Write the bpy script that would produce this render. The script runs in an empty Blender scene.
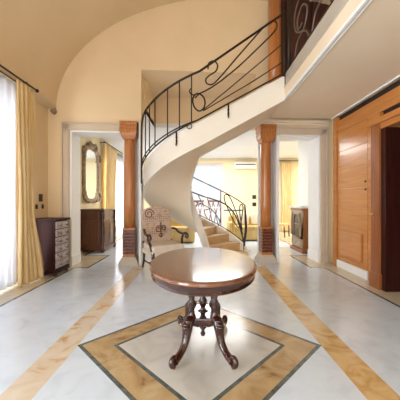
import bpy, bmesh, math, random
from mathutils import Vector, Matrix
random.seed(7)
S = bpy.context.scene
COL = S.collection
R = math.radians
PI = math.pi
F = 260.0          # focal length in pixels of the 400 px frame
EYE = 1.23

# ------------------------------------------------------------------ materials
class NT:
    def __init__(s, name):
        s.m = bpy.data.materials.new(name); s.m.use_nodes = True
        s.t = s.m.node_tree; s.b = s.t.nodes['Principled BSDF']; s.out = s.t.nodes['Material Output']
    def n(s, kind, **kw):
        o = s.t.nodes.new(kind)
        for k, v in kw.items():
            setattr(o, k, v)
        return o
    def l(s, a, b): s.t.links.new(a, b)
    def math(s, op, a, b=None):
        o = s.n('ShaderNodeMath', operation=op)
        for i, v in enumerate((a, b)):
            if v is None: continue
            if isinstance(v, (int, float)): o.inputs[i].default_value = v
            else: s.l(v, o.inputs[i])
        return o.outputs[0]
    def mix(s, fac, a, b):
        o = s.n('ShaderNodeMix', data_type='RGBA')
        for sock, v in ((o.inputs[0], fac), (o.inputs[6], a), (o.inputs[7], b)):
            if isinstance(v, (int, float)): sock.default_value = v
            elif isinstance(v, tuple): sock.default_value = (*v, 1) if len(v) == 3 else v
            else: s.l(v, sock)
        return o.outputs[2]
    def coord(s, scale=(1, 1, 1)):
        tc = s.n('ShaderNodeTexCoord'); mp = s.n('ShaderNodeMapping'); mp.inputs['Scale'].default_value = scale
        s.l(tc.outputs['Object'], mp.inputs[0]); return mp.outputs[0]
    def noise(s, vec, scale, detail=4, dist=0.0):
        o = s.n('ShaderNodeTexNoise'); o.inputs['Scale'].default_value = scale
        o.inputs['Detail'].default_value = detail; o.inputs['Distortion'].default_value = dist
        s.l(vec, o.inputs['Vector']); return o.outputs[0]
    def ramp(s, fac, *stops):
        o = s.n('ShaderNodeValToRGB'); e = o.color_ramp.elements
        while len(e) < len(stops): e.new(0.5)
        for i, (p, c) in enumerate(stops):
            e[i].position = p; e[i].color = (*c, 1)
        s.l(fac, o.inputs[0]); return o.outputs[0]
    def bump(s, h, strength=0.2, dist=0.01):
        o = s.n('ShaderNodeBump'); o.inputs['Strength'].default_value = strength; o.inputs['Distance'].default_value = dist
        s.l(h, o.inputs['Height']); s.l(o.outputs[0], s.b.inputs['Normal'])
    def set(s, rough=0.5, metal=0.0, spec=0.5, coat=0.0):
        s.b.inputs['Roughness'].default_value = rough; s.b.inputs['Metallic'].default_value = metal
        s.b.inputs['Specular IOR Level'].default_value = spec; s.b.inputs['Coat Weight'].default_value = coat
        s.b.inputs['Coat Roughness'].default_value = 0.08
        return s
    def base(s, c):
        if isinstance(c, tuple): s.b.inputs['Base Color'].default_value = (*c, 1)
        else: s.l(c, s.b.inputs['Base Color'])
        return s

def plaster(name, c1, c2, rough=0.75):
    t = NT(name); v = t.coord(); f = t.noise(v, 1.7, 3)
    t.base(t.ramp(f, (0.3, c1), (0.7, c2))).set(rough, spec=0.25)
    t.bump(t.noise(v, 60, 2), 0.04, 0.004); return t.m
def wood(name, dark, light, rough=0.3, axis='z', scale=3.0, coat=0.3, spec=0.5):
    t = NT(name); sc = {'z': (9, 9, 0.7), 'y': (9, 0.7, 9), 'x': (0.7, 9, 9)}[axis]
    v = t.coord(sc); f = t.noise(v, scale, 6, 1.2)
    t.base(t.ramp(f, (0.28, dark), (0.72, light))).set(rough, coat=coat, spec=spec)
    t.bump(f, 0.05, 0.004); return t.m
def plain(name, c, rough=0.5, metal=0.0, var=0.12, spec=0.5):
    t = NT(name); f = t.noise(t.coord(), 14, 3)
    lo = tuple(x * (1 - var) for x in c); hi = tuple(min(1, x * (1 + var)) for x in c)
    t.base(t.ramp(f, (0.3, lo), (0.7, hi))).set(rough, metal, spec); return t.m
def cloth(name, c1, c2, scale=9, rough=0.85):
    t = NT(name); v = t.coord((1, 1, 0.25)); f = t.noise(v, scale, 4)
    t.base(t.ramp(f, (0.3, c1), (0.7, c2))).set(rough, spec=0.15)
    t.bump(t.noise(t.coord(), 220, 2), 0.1, 0.002); return t.m

M = {}
M['paint'] = plaster('warm_plaster', (0.82, 0.635, 0.40), (0.86, 0.67, 0.43))
M['vault'] = plaster('vault_plaster_shaded', (0.78, 0.59, 0.36), (0.81, 0.62, 0.39))  # wall plaster toned down; weaker light on the vault put into colour
M['cream'] = plaster('cream_plaster', (0.84, 0.72, 0.46), (0.87, 0.76, 0.50))
M['white'] = plaster('white_plaster', (0.86, 0.85, 0.83), (0.89, 0.88, 0.86), 0.5)
M['stairwhite'] = plaster('stair_plaster', (0.83, 0.76, 0.65), (0.86, 0.80, 0.70), 0.6)
M['soffit'] = plaster('soffit_plaster', (0.84, 0.69, 0.50), (0.87, 0.73, 0.54))
M['ceil'] = plaster('pale_ceiling', (0.80, 0.82, 0.86), (0.84, 0.86, 0.89))
M['casing'] = plaster('taupe_casing', (0.62, 0.50, 0.36), (0.67, 0.55, 0.41), 0.5)
M['stone'] = plaster('grey_stone', (0.46, 0.41, 0.34), (0.56, 0.50, 0.42), 0.4)
M['honey'] = wood('honey_wood', (0.49, 0.165, 0.031), (0.64, 0.265, 0.062), 0.28, 'y', 1.6, 0.3)
M['column'] = wood('column_wood', (0.41, 0.135, 0.032), (0.57, 0.225, 0.062), 0.3, 'z', 2.2, 0.3)
M['jamb'] = wood('jamb_wood', (0.22, 0.06, 0.015), (0.36, 0.12, 0.03), 0.3, 'z', 2.0, 0.3)
M['chest'] = wood('dark_chest_wood', (0.020, 0.006, 0.006), (0.045, 0.012, 0.010), 0.55, 'z', 2.0, 0.0, 0.15)
M['mahogany'] = wood('mahogany', (0.022, 0.006, 0.005), (0.065, 0.015, 0.010), 0.25, 'z', 2.0, 0.5)
M['cabred'] = wood('red_cabinet_wood', (0.055, 0.013, 0.008), (0.125, 0.03, 0.015), 0.28, 'z', 2.0, 0.4)
M['cabbrown'] = wood('brown_cabinet_wood', (0.22, 0.075, 0.022), (0.36, 0.14, 0.045), 0.3, 'z', 2.0, 0.3)
M['palecab'] = wood('pale_carved_wood', (0.34, 0.26, 0.18), (0.50, 0.40, 0.29), 0.35, 'z', 2.0, 0.3)
M['tabletop'] = wood('table_top_wood', (0.12, 0.042, 0.017), (0.23, 0.09, 0.037), 0.2, 'y', 1.4, 0.5)
M['tabledark'] = wood('table_dark_wood', (0.022, 0.006, 0.004), (0.065, 0.016, 0.008), 0.25, 'z', 2.0, 0.6)
M['step'] = wood('tan_step', (0.62, 0.38, 0.17), (0.74, 0.50, 0.26), 0.4, 'x', 1.5, 0.1)
M['iron'] = plain('black_iron', (0.035, 0.022, 0.017), 0.4, 0.5)
M['greyiron'] = plain('worn_grey_iron', (0.13, 0.095, 0.085), 0.4, 0.3)
M['brass'] = plain('brass', (0.62, 0.42, 0.14), 0.25, 1.0)
M['curtain'] = cloth('gold_curtain', (0.74, 0.52, 0.24), (0.86, 0.68, 0.40))
M['sofa'] = cloth('yellow_sofa_fabric', (0.62, 0.42, 0.15), (0.72, 0.53, 0.24))
M['pillow'] = cloth('ivory_pillow_fabric', (0.80, 0.72, 0.55), (0.86, 0.80, 0.66))
M['seat'] = cloth('cream_seat_fabric', (0.68, 0.58, 0.47), (0.76, 0.67, 0.56))
M['marbletop'] = plain('white_marble_top', (0.80, 0.80, 0.80), 0.15)
M['black'] = plain('black_plastic', (0.02, 0.02, 0.022), 0.35)
M['plastic'] = plain('white_plastic', (0.82, 0.82, 0.80), 0.35, var=0.03)
M['blue'] = plain('blue_glass_top', (0.06, 0.22, 0.36), 0.12)
M['terra'] = plain('terracotta_lattice', (0.42, 0.16, 0.10), 0.6)
M['darkred'] = wood('dark_red_door_wood', (0.030, 0.005, 0.004), (0.065, 0.010, 0.006), 0.3, 'z', 2.0, 0.3)
M['gilt'] = plain('aged_gilt_wood', (0.33, 0.24, 0.16), 0.4, 0.2, var=0.45)
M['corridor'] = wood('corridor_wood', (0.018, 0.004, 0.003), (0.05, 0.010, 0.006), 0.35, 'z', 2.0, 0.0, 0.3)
M['frame'] = plaster('pink_grey_frame_paint', (0.64, 0.56, 0.54), (0.68, 0.60, 0.58), 0.5)
M['shadow'] = plain('painted_gap_shade', (0.03, 0.014, 0.008), 0.7)

def carved_drawer():
    t = NT('carved_drawer_glare'); v = t.coord()
    f = t.noise(v, 26, 5, 1.5)
    t.base(t.ramp(f, (0.36, (0.14, 0.06, 0.05)), (0.46, (0.52, 0.44, 0.44)))).set(0.28, coat=0.6)  # pale lilac tone is window glare put into the carving's colour
    t.bump(f, 0.5, 0.01); return t.m
M['carved'] = carved_drawer()
def brick_carving():
    t = NT('carved_column_wood'); v = t.coord((1, 1, 1))
    w = t.n('ShaderNodeTexWave', wave_type='BANDS', bands_direction='Z'); w.inputs['Scale'].default_value = 5.0
    w.inputs['Distortion'].default_value = 4.0; w.inputs['Detail'].default_value = 4.0; w.inputs['Detail Scale'].default_value = 4.0
    t.l(v, w.inputs['Vector'])
    t.base(t.ramp(w.outputs[1], (0.2, (0.05, 0.012, 0.007)), (0.8, (0.21, 0.055, 0.022)))).set(0.35, coat=0.3)
    t.bump(w.outputs[1], 0.5, 0.01); return t.m
M['colcarved'] = brick_carving()
def tapestry():
    t = NT('tapestry_fabric'); v = t.coord()
    vo = t.n('ShaderNodeTexVoronoi'); vo.inputs['Scale'].default_value = 25; vo.inputs['Randomness'].default_value = 0.25
    t.l(v, vo.inputs['Vector'])
    d = t.ramp(vo.outputs[0], (0.18, (0.32, 0.17, 0.12)), (0.42, (0.60, 0.46, 0.36)))
    big = t.noise(v, 9, 3, 0.6)
    m = t.ramp(big, (0.58, (0, 0, 0)), (0.66, (1, 1, 1)))
    t.base(t.mix(m, d, (0.40, 0.27, 0.20))).set(0.85, spec=0.15); return t.m
M['tapestry'] = tapestry()
def sheer():
    t = NT('sheer_voile')
    tr = t.n('ShaderNodeBsdfTranslucent'); tr.inputs[0].default_value = (0.62, 0.61, 0.63, 1)
    df = t.n('ShaderNodeBsdfDiffuse'); df.inputs[0].default_value = (0.75, 0.74, 0.76, 1)
    tp = t.n('ShaderNodeBsdfTransparent')
    w = t.noise(t.coord((1, 1, 0.05)), 30, 3)
    a = t.n('ShaderNodeMixShader'); a.inputs[0].default_value = 0.4
    t.l(tr.outputs[0], a.inputs[1]); t.l(df.outputs[0], a.inputs[2])
    b = t.n('ShaderNodeMixShader'); f = t.math('MULTIPLY', w, 0.25); t.l(f, b.inputs[0])
    t.l(a.outputs[0], b.inputs[1]); t.l(tp.outputs[0], b.inputs[2])
    t.l(b.outputs[0], t.out.inputs[0]); return t.m
M['sheer'] = sheer()
def glass():
    t = NT('window_glass')
    tp = t.n('ShaderNodeBsdfTransparent'); gl = t.n('ShaderNodeBsdfGlossy'); gl.inputs['Roughness'].default_value = 0.02
    fr = t.n('ShaderNodeFresnel'); fr.inputs[0].default_value = 1.05
    noise = t.noise(t.coord(), 3, 1); c = t.ramp(noise, (0, (0.96, 0.98, 0.98)), (1, (1, 1, 1))); t.l(c, tp.inputs[0])
    a = t.n('ShaderNodeMixShader'); t.l(fr.outputs[0], a.inputs[0]); t.l(tp.outputs[0], a.inputs[1]); t.l(gl.outputs[0], a.inputs[2])
    t.l(a.outputs[0], t.out.inputs[0]); return t.m
M['glass'] = glass()
def mirror():
    t = NT('mirror_glass'); t.base(t.ramp(t.noise(t.coord(), 2, 1), (0, (0.9, 0.9, 0.88)), (1, (0.95, 0.95, 0.94)))).set(0.03, 1.0); return t.m
M['mirror'] = mirror()
def marble_floor():
    t = NT('inlaid_marble_floor')
    tc = t.n('ShaderNodeTexCoord'); o = tc.outputs['Object']
    sp = t.n('ShaderNodeSeparateXYZ'); t.l(o, sp.inputs[0]); x, y = sp.outputs[0], sp.outputs[1]
    ax = t.math('ABSOLUTE', x); d = t.math('ADD', ax, t.math('ABSOLUTE', t.math('SUBTRACT', y, 2.247)))
    between = lambda v, a, b: t.math('MULTIPLY', t.math('GREATER_THAN', v, a), t.math('LESS_THAN', v, b))
    vein = t.noise(o, 3.2, 8, 1.4); fine = t.noise(o, 14, 6, 0.8)
    white = t.ramp(vein, (0.25, (0.55, 0.62, 0.71)), (0.48, (0.66, 0.735, 0.83)), (0.75, (0.70, 0.775, 0.87)))
    inner = t.ramp(vein, (0.25, (0.50, 0.47, 0.42)), (0.5, (0.63, 0.60, 0.55)), (0.8, (0.68, 0.655, 0.61)))
    gold = t.ramp(t.noise(o, 3.6, 10, 1.6), (0.25, (0.16, 0.08, 0.03)), (0.36, (0.38, 0.23, 0.10)), (0.54, (0.51, 0.35, 0.17)), (0.8, (0.60, 0.47, 0.29)))
    dark = t.ramp(fine, (0.3, (0.05, 0.065, 0.06)), (0.7, (0.15, 0.17, 0.155)))
    beige = t.ramp(vein, (0.3, (0.56, 0.46, 0.33)), (0.7, (0.66, 0.57, 0.43)))
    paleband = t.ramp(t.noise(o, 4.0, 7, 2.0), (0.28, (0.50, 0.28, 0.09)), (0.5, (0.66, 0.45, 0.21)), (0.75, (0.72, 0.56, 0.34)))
    glareband = t.ramp(t.noise(o, 4.0, 7, 2.0), (0.28, (0.52, 0.30, 0.12)), (0.42, (0.66, 0.54, 0.40)), (0.75, (0.72, 0.64, 0.53)))
    # slab joints of the white field
    def joint(v, n):
        fr = t.math('FRACT', t.math('DIVIDE', t.math('ADD', v, 50.0), n)); return t.math('LESS_THAN', fr, 0.006)
    j = t.math('MULTIPLY', t.math('MAXIMUM', joint(x, 0.62), joint(y, 0.62)), 0.10)
    c = t.mix(j, white, (0.30, 0.31, 0.32))
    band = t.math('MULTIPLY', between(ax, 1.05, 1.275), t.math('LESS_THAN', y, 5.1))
    c = t.mix(band, c, t.mix(t.math('LESS_THAN', x, 0.0), paleband, glareband))  # left band paler: glare on the floor put into its colour
    c = t.mix(t.math('LESS_THAN', d, 0.735), c, inner)
    c = t.mix(between(d, 0.735, 1.03), c, gold)
    c = t.mix(t.math('MAXIMUM', between(d, 0.700, 0.742), between(d, 1.012, 1.056)), c, dark)
    # border along the walls, stepping in round the door jambs
    near = t.math('LESS_THAN', y, 4.93)
    mid = between(y, 4.93, 6.1)
    edge = t.math('ADD', t.math('MULTIPLY', near, 2.375), t.math('MULTIPLY', mid, 2.12))
    edge = t.math('ADD', edge, t.math('MULTIPLY', t.math('GREATER_THAN', y, 6.1), 2.7))
    c = t.mix(t.math('GREATER_THAN', ax, edge), c, beige)
    e2 = t.math('ABSOLUTE', t.math('SUBTRACT', ax, edge))
    line = t.math('LESS_THAN', e2, 0.020)
    cross = t.math('MULTIPLY', between(y, 4.91, 4.95), between(ax, 2.10, 2.395))
    cross2 = t.math('MULTIPLY', between(y, 6.08, 6.12), between(ax, 2.10, 2.72))
    far = t.math('MULTIPLY', t.math('MAXIMUM', between(y, 7.1, 7.15), between(y, 8.3, 8.36)), between(x, 1.9, 6.0))
    l2 = t.math('MAXIMUM', t.math('MAXIMUM', line, far), t.math('MAXIMUM', cross, cross2))
    c = t.mix(l2, c, dark)
    t.base(c).set(0.17, spec=0.55)
    t.l(t.ramp(fine, (0.2, (0.13,) * 3), (0.8, (0.22,) * 3)), t.b.inputs['Roughness'])
    return t.m
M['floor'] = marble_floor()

# ------------------------------------------------------------------ mesh building
def spline(pts, n=8, closed=False):
    P = [Vector(p) for p in pts]; out = []; N = len(P)
    rng = range(N if closed else N - 1)
    for i in rng:
        g = lambda k: P[k % N] if closed else P[min(max(k, 0), N - 1)]
        p0, p1, p2, p3 = g(i - 1), g(i), g(i + 1), g(i + 2)
        for k in range(n):
            u = k / n
            out.append(0.5 * ((2 * p1) + (p2 - p0) * u + (2 * p0 - 5 * p1 + 4 * p2 - p3) * u * u + (3 * p1 - p0 - 3 * p2 + p3) * u ** 3))
    if not closed: out.append(P[-1])
    return out

class MB:
    def __init__(s): s.bm = bmesh.new()
    def face(s, vs, smooth=False):
        try:
            f = s.bm.faces.new(vs); f.smooth = smooth; return f
        except ValueError: return None
    def box(s, x0, x1, y0, y1, z0, z1, mt=None, bev=0.0):
        vs = [Vector((x, y, z)) for x in (x0, x1) for y in (y0, y1) for z in (z0, z1)]
        b2 = bmesh.new(); v = [b2.verts.new(p) for p in vs]
        for q in ((0, 1, 3, 2), (4, 6, 7, 5), (0, 4, 5, 1), (2, 3, 7, 6), (0, 2, 6, 4), (1, 5, 7, 3)): b2.faces.new([v[i] for i in q])
        if bev > 0: bmesh.ops.bevel(b2, geom=list(b2.edges), offset=bev, segments=2, affect='EDGES', profile=0.6)
        s.join(b2, mt); return s
    def join(s, b2, mt=None):
        mp = {}
        for v in b2.verts: mp[v] = s.bm.verts.new(mt @ v.co if mt else v.co)
        for f in b2.faces:
            nf = s.face([mp[v] for v in f.verts], f.smooth)
        b2.free()
    def tube(s, pts, r, n=8, closed=False, flat=1.0):
        P = [Vector(p) for p in pts]; N = len(P); rings = []; up = None
        rr = r if callable(r) else (lambda u: r)
        for i in range(N):
            a = P[(i - 1) % N] if closed else P[max(i - 1, 0)]; b = P[(i + 1) % N] if closed else P[min(i + 1, N - 1)]
            t = (b - a)
            t = t.normalized() if t.length > 1e-9 else Vector((0, 0, 1))
            if up is None:
                up = Vector((0, 0, 1)) if abs(t.z) < 0.9 else Vector((1, 0, 0))
            sd = t.cross(up)
            if sd.length < 1e-6: sd = t.cross(Vector((0.3, 1, 0.2)))
            sd.normalize(); up = sd.cross(t).normalized()
            q = rr(i / max(N - 1, 1))
            rings.append([s.bm.verts.new(P[i] + sd * (q * math.cos(2 * PI * k / n)) + up * (q * flat * math.sin(2 * PI * k / n))) for k in range(n)])
        for i in range(N if closed else N - 1):
            A, B = rings[i], rings[(i + 1) % N]
            for k in range(n): s.face([A[k], A[(k + 1) % n], B[(k + 1) % n], B[k]], True)
        if not closed: s.face(rings[0][::-1]); s.face(rings[-1])
        return s
    def lathe(s, prof, n=20, c=(0, 0, 0), sx=1, sy=1, mt=None, square=False):
        c = Vector(c); rings = []
        for r, z in prof:
            if square:
                pts = [Vector((a * r * sx, b * r * sy, z)) for a, b in ((-1, -1), (1, -1), (1, 1), (-1, 1))]
            else:
                pts = [Vector((r * sx * math.cos(2 * PI * k / n), r * sy * math.sin(2 * PI * k / n), z)) for k in range(n)]
            rings.append([s.bm.verts.new(mt @ (p + c) if mt else p + c) for p in pts])
        m = len(rings[0])
        for A, B in zip(rings, rings[1:]):
            for k in range(m): s.face([A[k], A[(k + 1) % m], B[(k + 1) % m], B[k]], not square)
        s.face(rings[0][::-1]); s.face(rings[-1]); return s
    def grid(s, rows, smooth=True, closed=False):
        V = [[s.bm.verts.new(p) for p in row] for row in rows]
        for A, B in zip(V, V[1:]):
            for k in range(len(A) - (0 if closed else 1)):
                s.face([A[k], A[(k + 1) % len(A)], B[(k + 1) % len(A)], B[k]], smooth)
        return V
    def prism(s, poly, d0, d1, fn, smooth=False):
        """poly: 2-D outline; fn(u, v, d) -> 3-D"""
        A = [s.bm.verts.new(fn(u, v, d0)) for u, v in poly]; B = [s.bm.verts.new(fn(u, v, d1)) for u, v in poly]
        s.face(A[::-1]); s.face(B)
        for k in range(len(A)): s.face([A[k], A[(k + 1) % len(A)], B[(k + 1) % len(A)], B[k]], smooth)
        return s
    def build(s, name, mat, parent=None, world=False, mt=None, sub=0, bevel=0, label=None):
        if mt is not None: bmesh.ops.transform(s.bm, matrix=mt, verts=s.bm.verts)
        if parent is not None and world: bmesh.ops.transform(s.bm, matrix=rootmat(parent).inverted(), verts=s.bm.verts)
        bmesh.ops.recalc_face_normals(s.bm, faces=s.bm.faces)
        me = bpy.data.meshes.new(name); s.bm.to_mesh(me); s.bm.free()
        o = bpy.data.objects.new(name, me); COL.objects.link(o)
        me.materials.append(M[mat] if isinstance(mat, str) else mat)
        if parent is not None: o.parent = parent
        if bevel:
            b = o.modifiers.new('bevel', 'BEVEL'); b.width = bevel; b.segments = 2; b.limit_method = 'ANGLE'
        if sub:
            b = o.modifiers.new('sub', 'SUBSURF'); b.levels = sub; b.render_levels = sub
        if label: o['label'] = label
        return o

def localmat(o): return Matrix.Translation(o.location) @ o.rotation_euler.to_matrix().to_4x4()
def rootmat(o):
    m = localmat(o)
    while o.parent is not None: o = o.parent; m = localmat(o) @ m
    return m
def tag(o, label=None, cat=None, group=None, kind=None):
    if label: o['label'] = label
    if cat: o['category'] = cat
    if group: o['group'] = group
    if kind: o['kind'] = kind
    return o
def thing(name, label, cat, loc=(0, 0, 0), rz=0.0, group=None):
    o = bpy.data.objects.new(name, None); COL.objects.link(o); o.empty_display_size = 0.1
    o.location = loc; o.rotation_euler = (0, 0, rz); return tag(o, label, cat, group)
def struct(o): o['kind'] = 'structure'; return o
def copy_tree(o, parent=None):
    c = o.copy(); COL.objects.link(c); c.parent = parent
    for ch in [k for k in o.children]: copy_tree(ch, c)
    return c
def px(u, v, D): return Vector(((u - 199.5) * D / F, D, EYE + (203 - v) * D / F))

# ------------------------------------------------------------------ the setting
TILT = math.atan(0.074)
WM = Matrix.Translation((0, 5.19, 0)) @ Matrix.Rotation(TILT, 4, 'Z')      # frame of the back wall
def wpt(x, y, z): return WM @ Vector((x, y, z))

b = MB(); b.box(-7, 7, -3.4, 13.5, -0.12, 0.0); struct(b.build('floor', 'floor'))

# vault over the hall
b = MB(); rows = []
for yy in [-3.4 + k * 0.45 for k in range(21)]:
    row = [(-2.97, yy, 3.04)]
    for k in range(49):
        a = PI - PI * k / 48
        row.append((0.8 + 3.55 * math.cos(a), yy, 3.04 + 2.32 * math.sin(a)))
    rows.append(row)
b.grid(rows); o = struct(b.build('ceiling', 'vault'))
for f in o.data.polygons: f.use_smooth = True

# back wall with its openings
b = MB()
T = 0.42
for x0, x1, y0, y1, z0, z1 in ((-3.0, -2.5, 0, T, 0, 5.5), (-2.5, -1.56, 0, T, 2.63, 2.82), (-2.5, -1.15, 0, T, 2.82, 5.5),
                               (-1.15, 1.15, 0, T, 3.85, 5.5), (1.56, 2.5, 0, T, 2.63, 2.82),
                               (1.15, 2.5, 0, T, 2.82, 5.5), (2.5, 3.0, 0, T, 0, 5.5)):
    b.box(x0, x1, y0, y1, z0, z1)
struct(b.build('wall_back', 'paint', mt=WM))
# white plaster piers behind the columns
b = MB()
b.box(-1.56, -1.15, 0.30, 0.36, 0, 2.82).box(-1.20, -1.15, 0.02, 0.30, 0, 2.82)
b.box(1.29, 1.64, 0.30, 0.36, 0, 2.82).box(1.58, 1.64, 0.02, 0.30, 0, 2.63)
struct(b.build('trim_1', 'white', mt=WM))
# white linings of the two doorways (jamb and head)
b = MB()
b.box(-2.5, -2.47, 0.0, T + 0.02, 0, 2.63).box(-2.47, -1.56, 0.0, T + 0.02, 2.60, 2.63)
b.box(-2.515, -2.455, -0.012, T + 0.02, 0.0, 0.20, bev=0.006)
struct(b.build('trim_2', 'white', mt=WM))
b = MB()
b.box(2.47, 2.5, 0.0, T + 0.02, 0, 2.63).box(1.64, 2.47, 0.0, T + 0.02, 2.60, 2.63)
b.box(2.455, 2.515, -0.012, T + 0.02, 0.0, 0.20, bev=0.006)
struct(b.build('trim_3', 'white', mt=WM))
# taupe moulded casings
def casing(sign, xin):
    b = MB()
    xo = 2.655
    for w0, w1, d in ((2.5, xo, 0.022), (2.52, 2.60, 0.034), (2.625, xo, 0.045)):
        x0, x1 = sorted((sign * w0, sign * w1)); z1 = 2.63 + (w1 - 2.5)
        b.box(x0, x1, -d, 0, 0, z1, bev=0.004)
        z0 = 2.63 + (w0 - 2.5)
        a0, a1 = sorted((sign * xin, sign * w1)); b.box(a0, a1, -d, 0, z0, z1, bev=0.004)
    x0, x1 = sorted((sign * 2.515, sign * 2.67)); b.box(x0, x1, -0.05, 0, 0, 0.16, bev=0.006)
    return struct(b.build('trim_4' if sign < 0 else 'trim_5', 'casing', mt=WM))
casing(-1, 1.56); casing(1, 1.56)

# left wall with tall french window
b = MB()
for y0, y1, z0, z1 in ((-3.4, -2.8, 0, 3.12), (-2.8, 0.2, 2.85, 3.12), (0.2, 0.6, 0, 3.12), (4.0, 5.2, 0, 3.12), (0.6, 4.0, 2.85, 3.12)):
    b.box(-3.15, -2.9, y0, y1, z0, z1)
struct(b.build('wall_left', 'paint'))
def window(name, X, y0, y1, z1, n, z0=0.02):
    w = tag(bpy.data.objects.new(name, None), kind='structure'); COL.objects.link(w); w.location = (X, (y0 + y1) / 2, 0)
    b = MB()
    b.box(X - .05, X + .05, y0, y0 + .07, z0, z1).box(X - .05, X + .05, y1 - .07, y1, z0, z1).box(X - .05, X + .05, y0, y1, z1 - .07, z1).box(X - .05, X + .05, y0, y1, z0, z0 + .1)
    for k in range(1, n):
        yy = y0 + (y1 - y0) * k / n; b.box(X - .04, X + .04, yy - .05, yy + .05, z0 + .1, z1 - .07)
    b.build('window_frame', 'white', w, world=True)
    b = MB(); b.box(X - .006, X + .006, y0 + .05, y1 - .05, z0 + .08, z1 - .05); b.build('pane', 'glass', w, world=True)
    return w
window('window_1', -3.03, 0.6, 4.0, 2.85, 4)
window('window_added', -3.03, -2.8, 0.2, 2.85, 4)  # unseen window added behind the camera to let in more light
# wall behind the camera, with an unseen window opening added for frontal fill
b = MB()
for x0, x1, z0, z1 in ((-3.1, -2.2, 0, 5.3), (1.1, 5.2, 0, 5.3), (-2.2, 1.1, 0, 0.02), (-2.2, 1.1, 2.85, 5.3)):
    b.box(x0, x1, -3.5, -3.3, z0, z1)
struct(b.build('wall_front', 'paint'))
# right wall above and in front of the panelling
b = MB()
b.box(2.75, 2.95, 3.66, 5.5, 0, 3.2).box(2.75, 2.95, -3.4, 1.0, 0, 3.2).box(2.75, 2.95, 1.0, 3.66, 2.43, 3.2)
b.box(2.75, 2.95, -3.4, 5.5, 3.2, 5.2)
struct(b.build('wall_right', 'paint'))
# baseboards
b = MB(); b.box(-2.9, -2.875, 4.0, 5.0, 0, 0.10, bev=0.004); struct(b.build('baseboard_left', 'casing'))
b = MB(); b.box(-2.87, -2.66, -0.02, 0, 0, 0.12); struct(b.build('baseboard_back', 'casing', mt=WM))

# mezzanine slab
b = MB()
b.box(1.46, 2.75, -3.3, 5.2, 2.92, 3.17)
b.box(1.38, 1.46, -3.3, 4.25, 2.92, 3.12)
b.box(1.38, 1.46, 4.25, 5.2, 2.92, 3.17)
struct(b.build('floor_upper', 'soffit'))
b = MB(); b.box(1.40, 1.50, -3.3, 4.24, 3.12, 3.34).box(1.372, 1.40, -3.3, 4.24, 3.10, 3.13)
struct(b.build('trim_6', 'stone', bevel=0.004))
b = MB()
b.box(1.372, 1.40, -3.3, 4.25, 2.905, 2.94).box(2.63, 2.65, -3.3, 5.2, 2.895, 2.92).box(1.42, 1.435, -3.3, 4.1, 2.905, 2.92)
struct(b.build('trim_7', 'white', bevel=0.004))
b = MB(); b.box(1.3, 2.66, -0.06, 0, 2.86, 2.92, mt=WM).box(1.3, 2.66, -0.03, 0, 2.82, 2.86, mt=WM)
struct(b.build('trim_8', 'soffit', bevel=0.006))

# ------------------------------------------------------------------ panelled right wall
b = MB(); b.box(2.735, 2.75, -3.3, 5.3, 2.43, 2.92).box(2.735, 2.75, 3.66, 5.3, 0, 2.43); struct(b.build('trim_9', 'shadow'))  # dark backing board, shade of the panelling gaps put into its colour
b = MB()
b.box(2.70, 2.735, 1.0, 5.10, 2.59, 2.82, bev=0.006)
for yy in (2.0, 3.1, 4.1): pass
struct(b.build('trim_10', 'honey'))
# corner post beside the casing
b = MB(); b.box(2.655, 2.735, 5.06, 5.17, 0, 2.9, bev=0.006); struct(b.build('trim_11', 'honey'))
d1 = tag(bpy.data.objects.new('door_1', None), kind='structure'); COL.objects.link(d1); d1.location = (2.72, 4.65, 0)
b = MB()
b.box(2.69, 2.735, 4.14, 5.05, 0.14, 2.58)
zz = [0.82, 1.15, 1.50, 1.85, 2.2, 2.575]
for z0, z1 in zip(zz, zz[1:]): b.box(2.680, 2.692, 4.145, 5.045, z0 + 0.007, z1 - 0.007, bev=0.003)
b.build('door_leaf', 'honey', d1, world=True)
b = MB(); b.box(2.680, 2.692, 4.15, 5.04, 0.15, 0.81, bev=0.003)
b.box(2.655, 2.682, 4.27, 4.93, 0.24, 0.72, bev=0.02); b.build('lower_panel', 'honey', d1, world=True)
b = MB(); b.box(2.66, 2.735, 4.13, 5.05, 0, 0.14, bev=0.006); b.build('kick_board', 'white', d1, world=True)
b = MB(); b.lathe([(0.012, 0), (0.018, 0.012), (0.012, 0.02)], 12, mt=Matrix.Translation((2.681, 4.19, 1.45)) @ Matrix.Rotation(-PI / 2, 4, 'Y'))
b.lathe([(0.012, 0), (0.018, 0.012), (0.012, 0.02)], 12, mt=Matrix.Translation((2.681, 4.19, 1.58)) @ Matrix.Rotation(-PI / 2, 4, 'Y'))
b.build('keyhole', 'black', d1, world=True)
# portal surround of the dark opening
b = MB(); b.box(2.675, 2.735, 3.86, 4.13, 0, 2.58, bev=0.006); struct(b.build('trim_12', 'honey'))
d2 = tag(bpy.data.objects.new('door_2', None), kind='structure'); COL.objects.link(d2); d2.location = (2.65, 2.6, 0)
b = MB()
b.box(2.54, 2.735, 3.72, 3.86, 0, 2.40, bev=0.008)
b.box(2.54, 2.575, 3.68, 3.73, 0, 2.40, bev=0.008)
b.box(2.525, 2.58, 3.67, 3.875, 0, 0.22, bev=0.01)
b.box(2.60, 2.74, 0.95, 1.10, 0, 2.40)
b.build('door_jamb', 'jamb', d2, world=True)
b = MB(); b.box(2.52, 2.74, 0.9, 3.90, 2.36, 2.44, bev=0.008).box(2.56, 2.735, 0.9, 3.86, 2.28, 2.36, bev=0.006)
b.build('door_head', 'honey', d2, world=True)
b = MB()
b.tube([(2.545, 3.82, 1.06), (2.49, 3.82, 1.06), (2.48, 3.81, 1.06), (2.48, 3.72, 1.06)], 0.010, 8)
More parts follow.
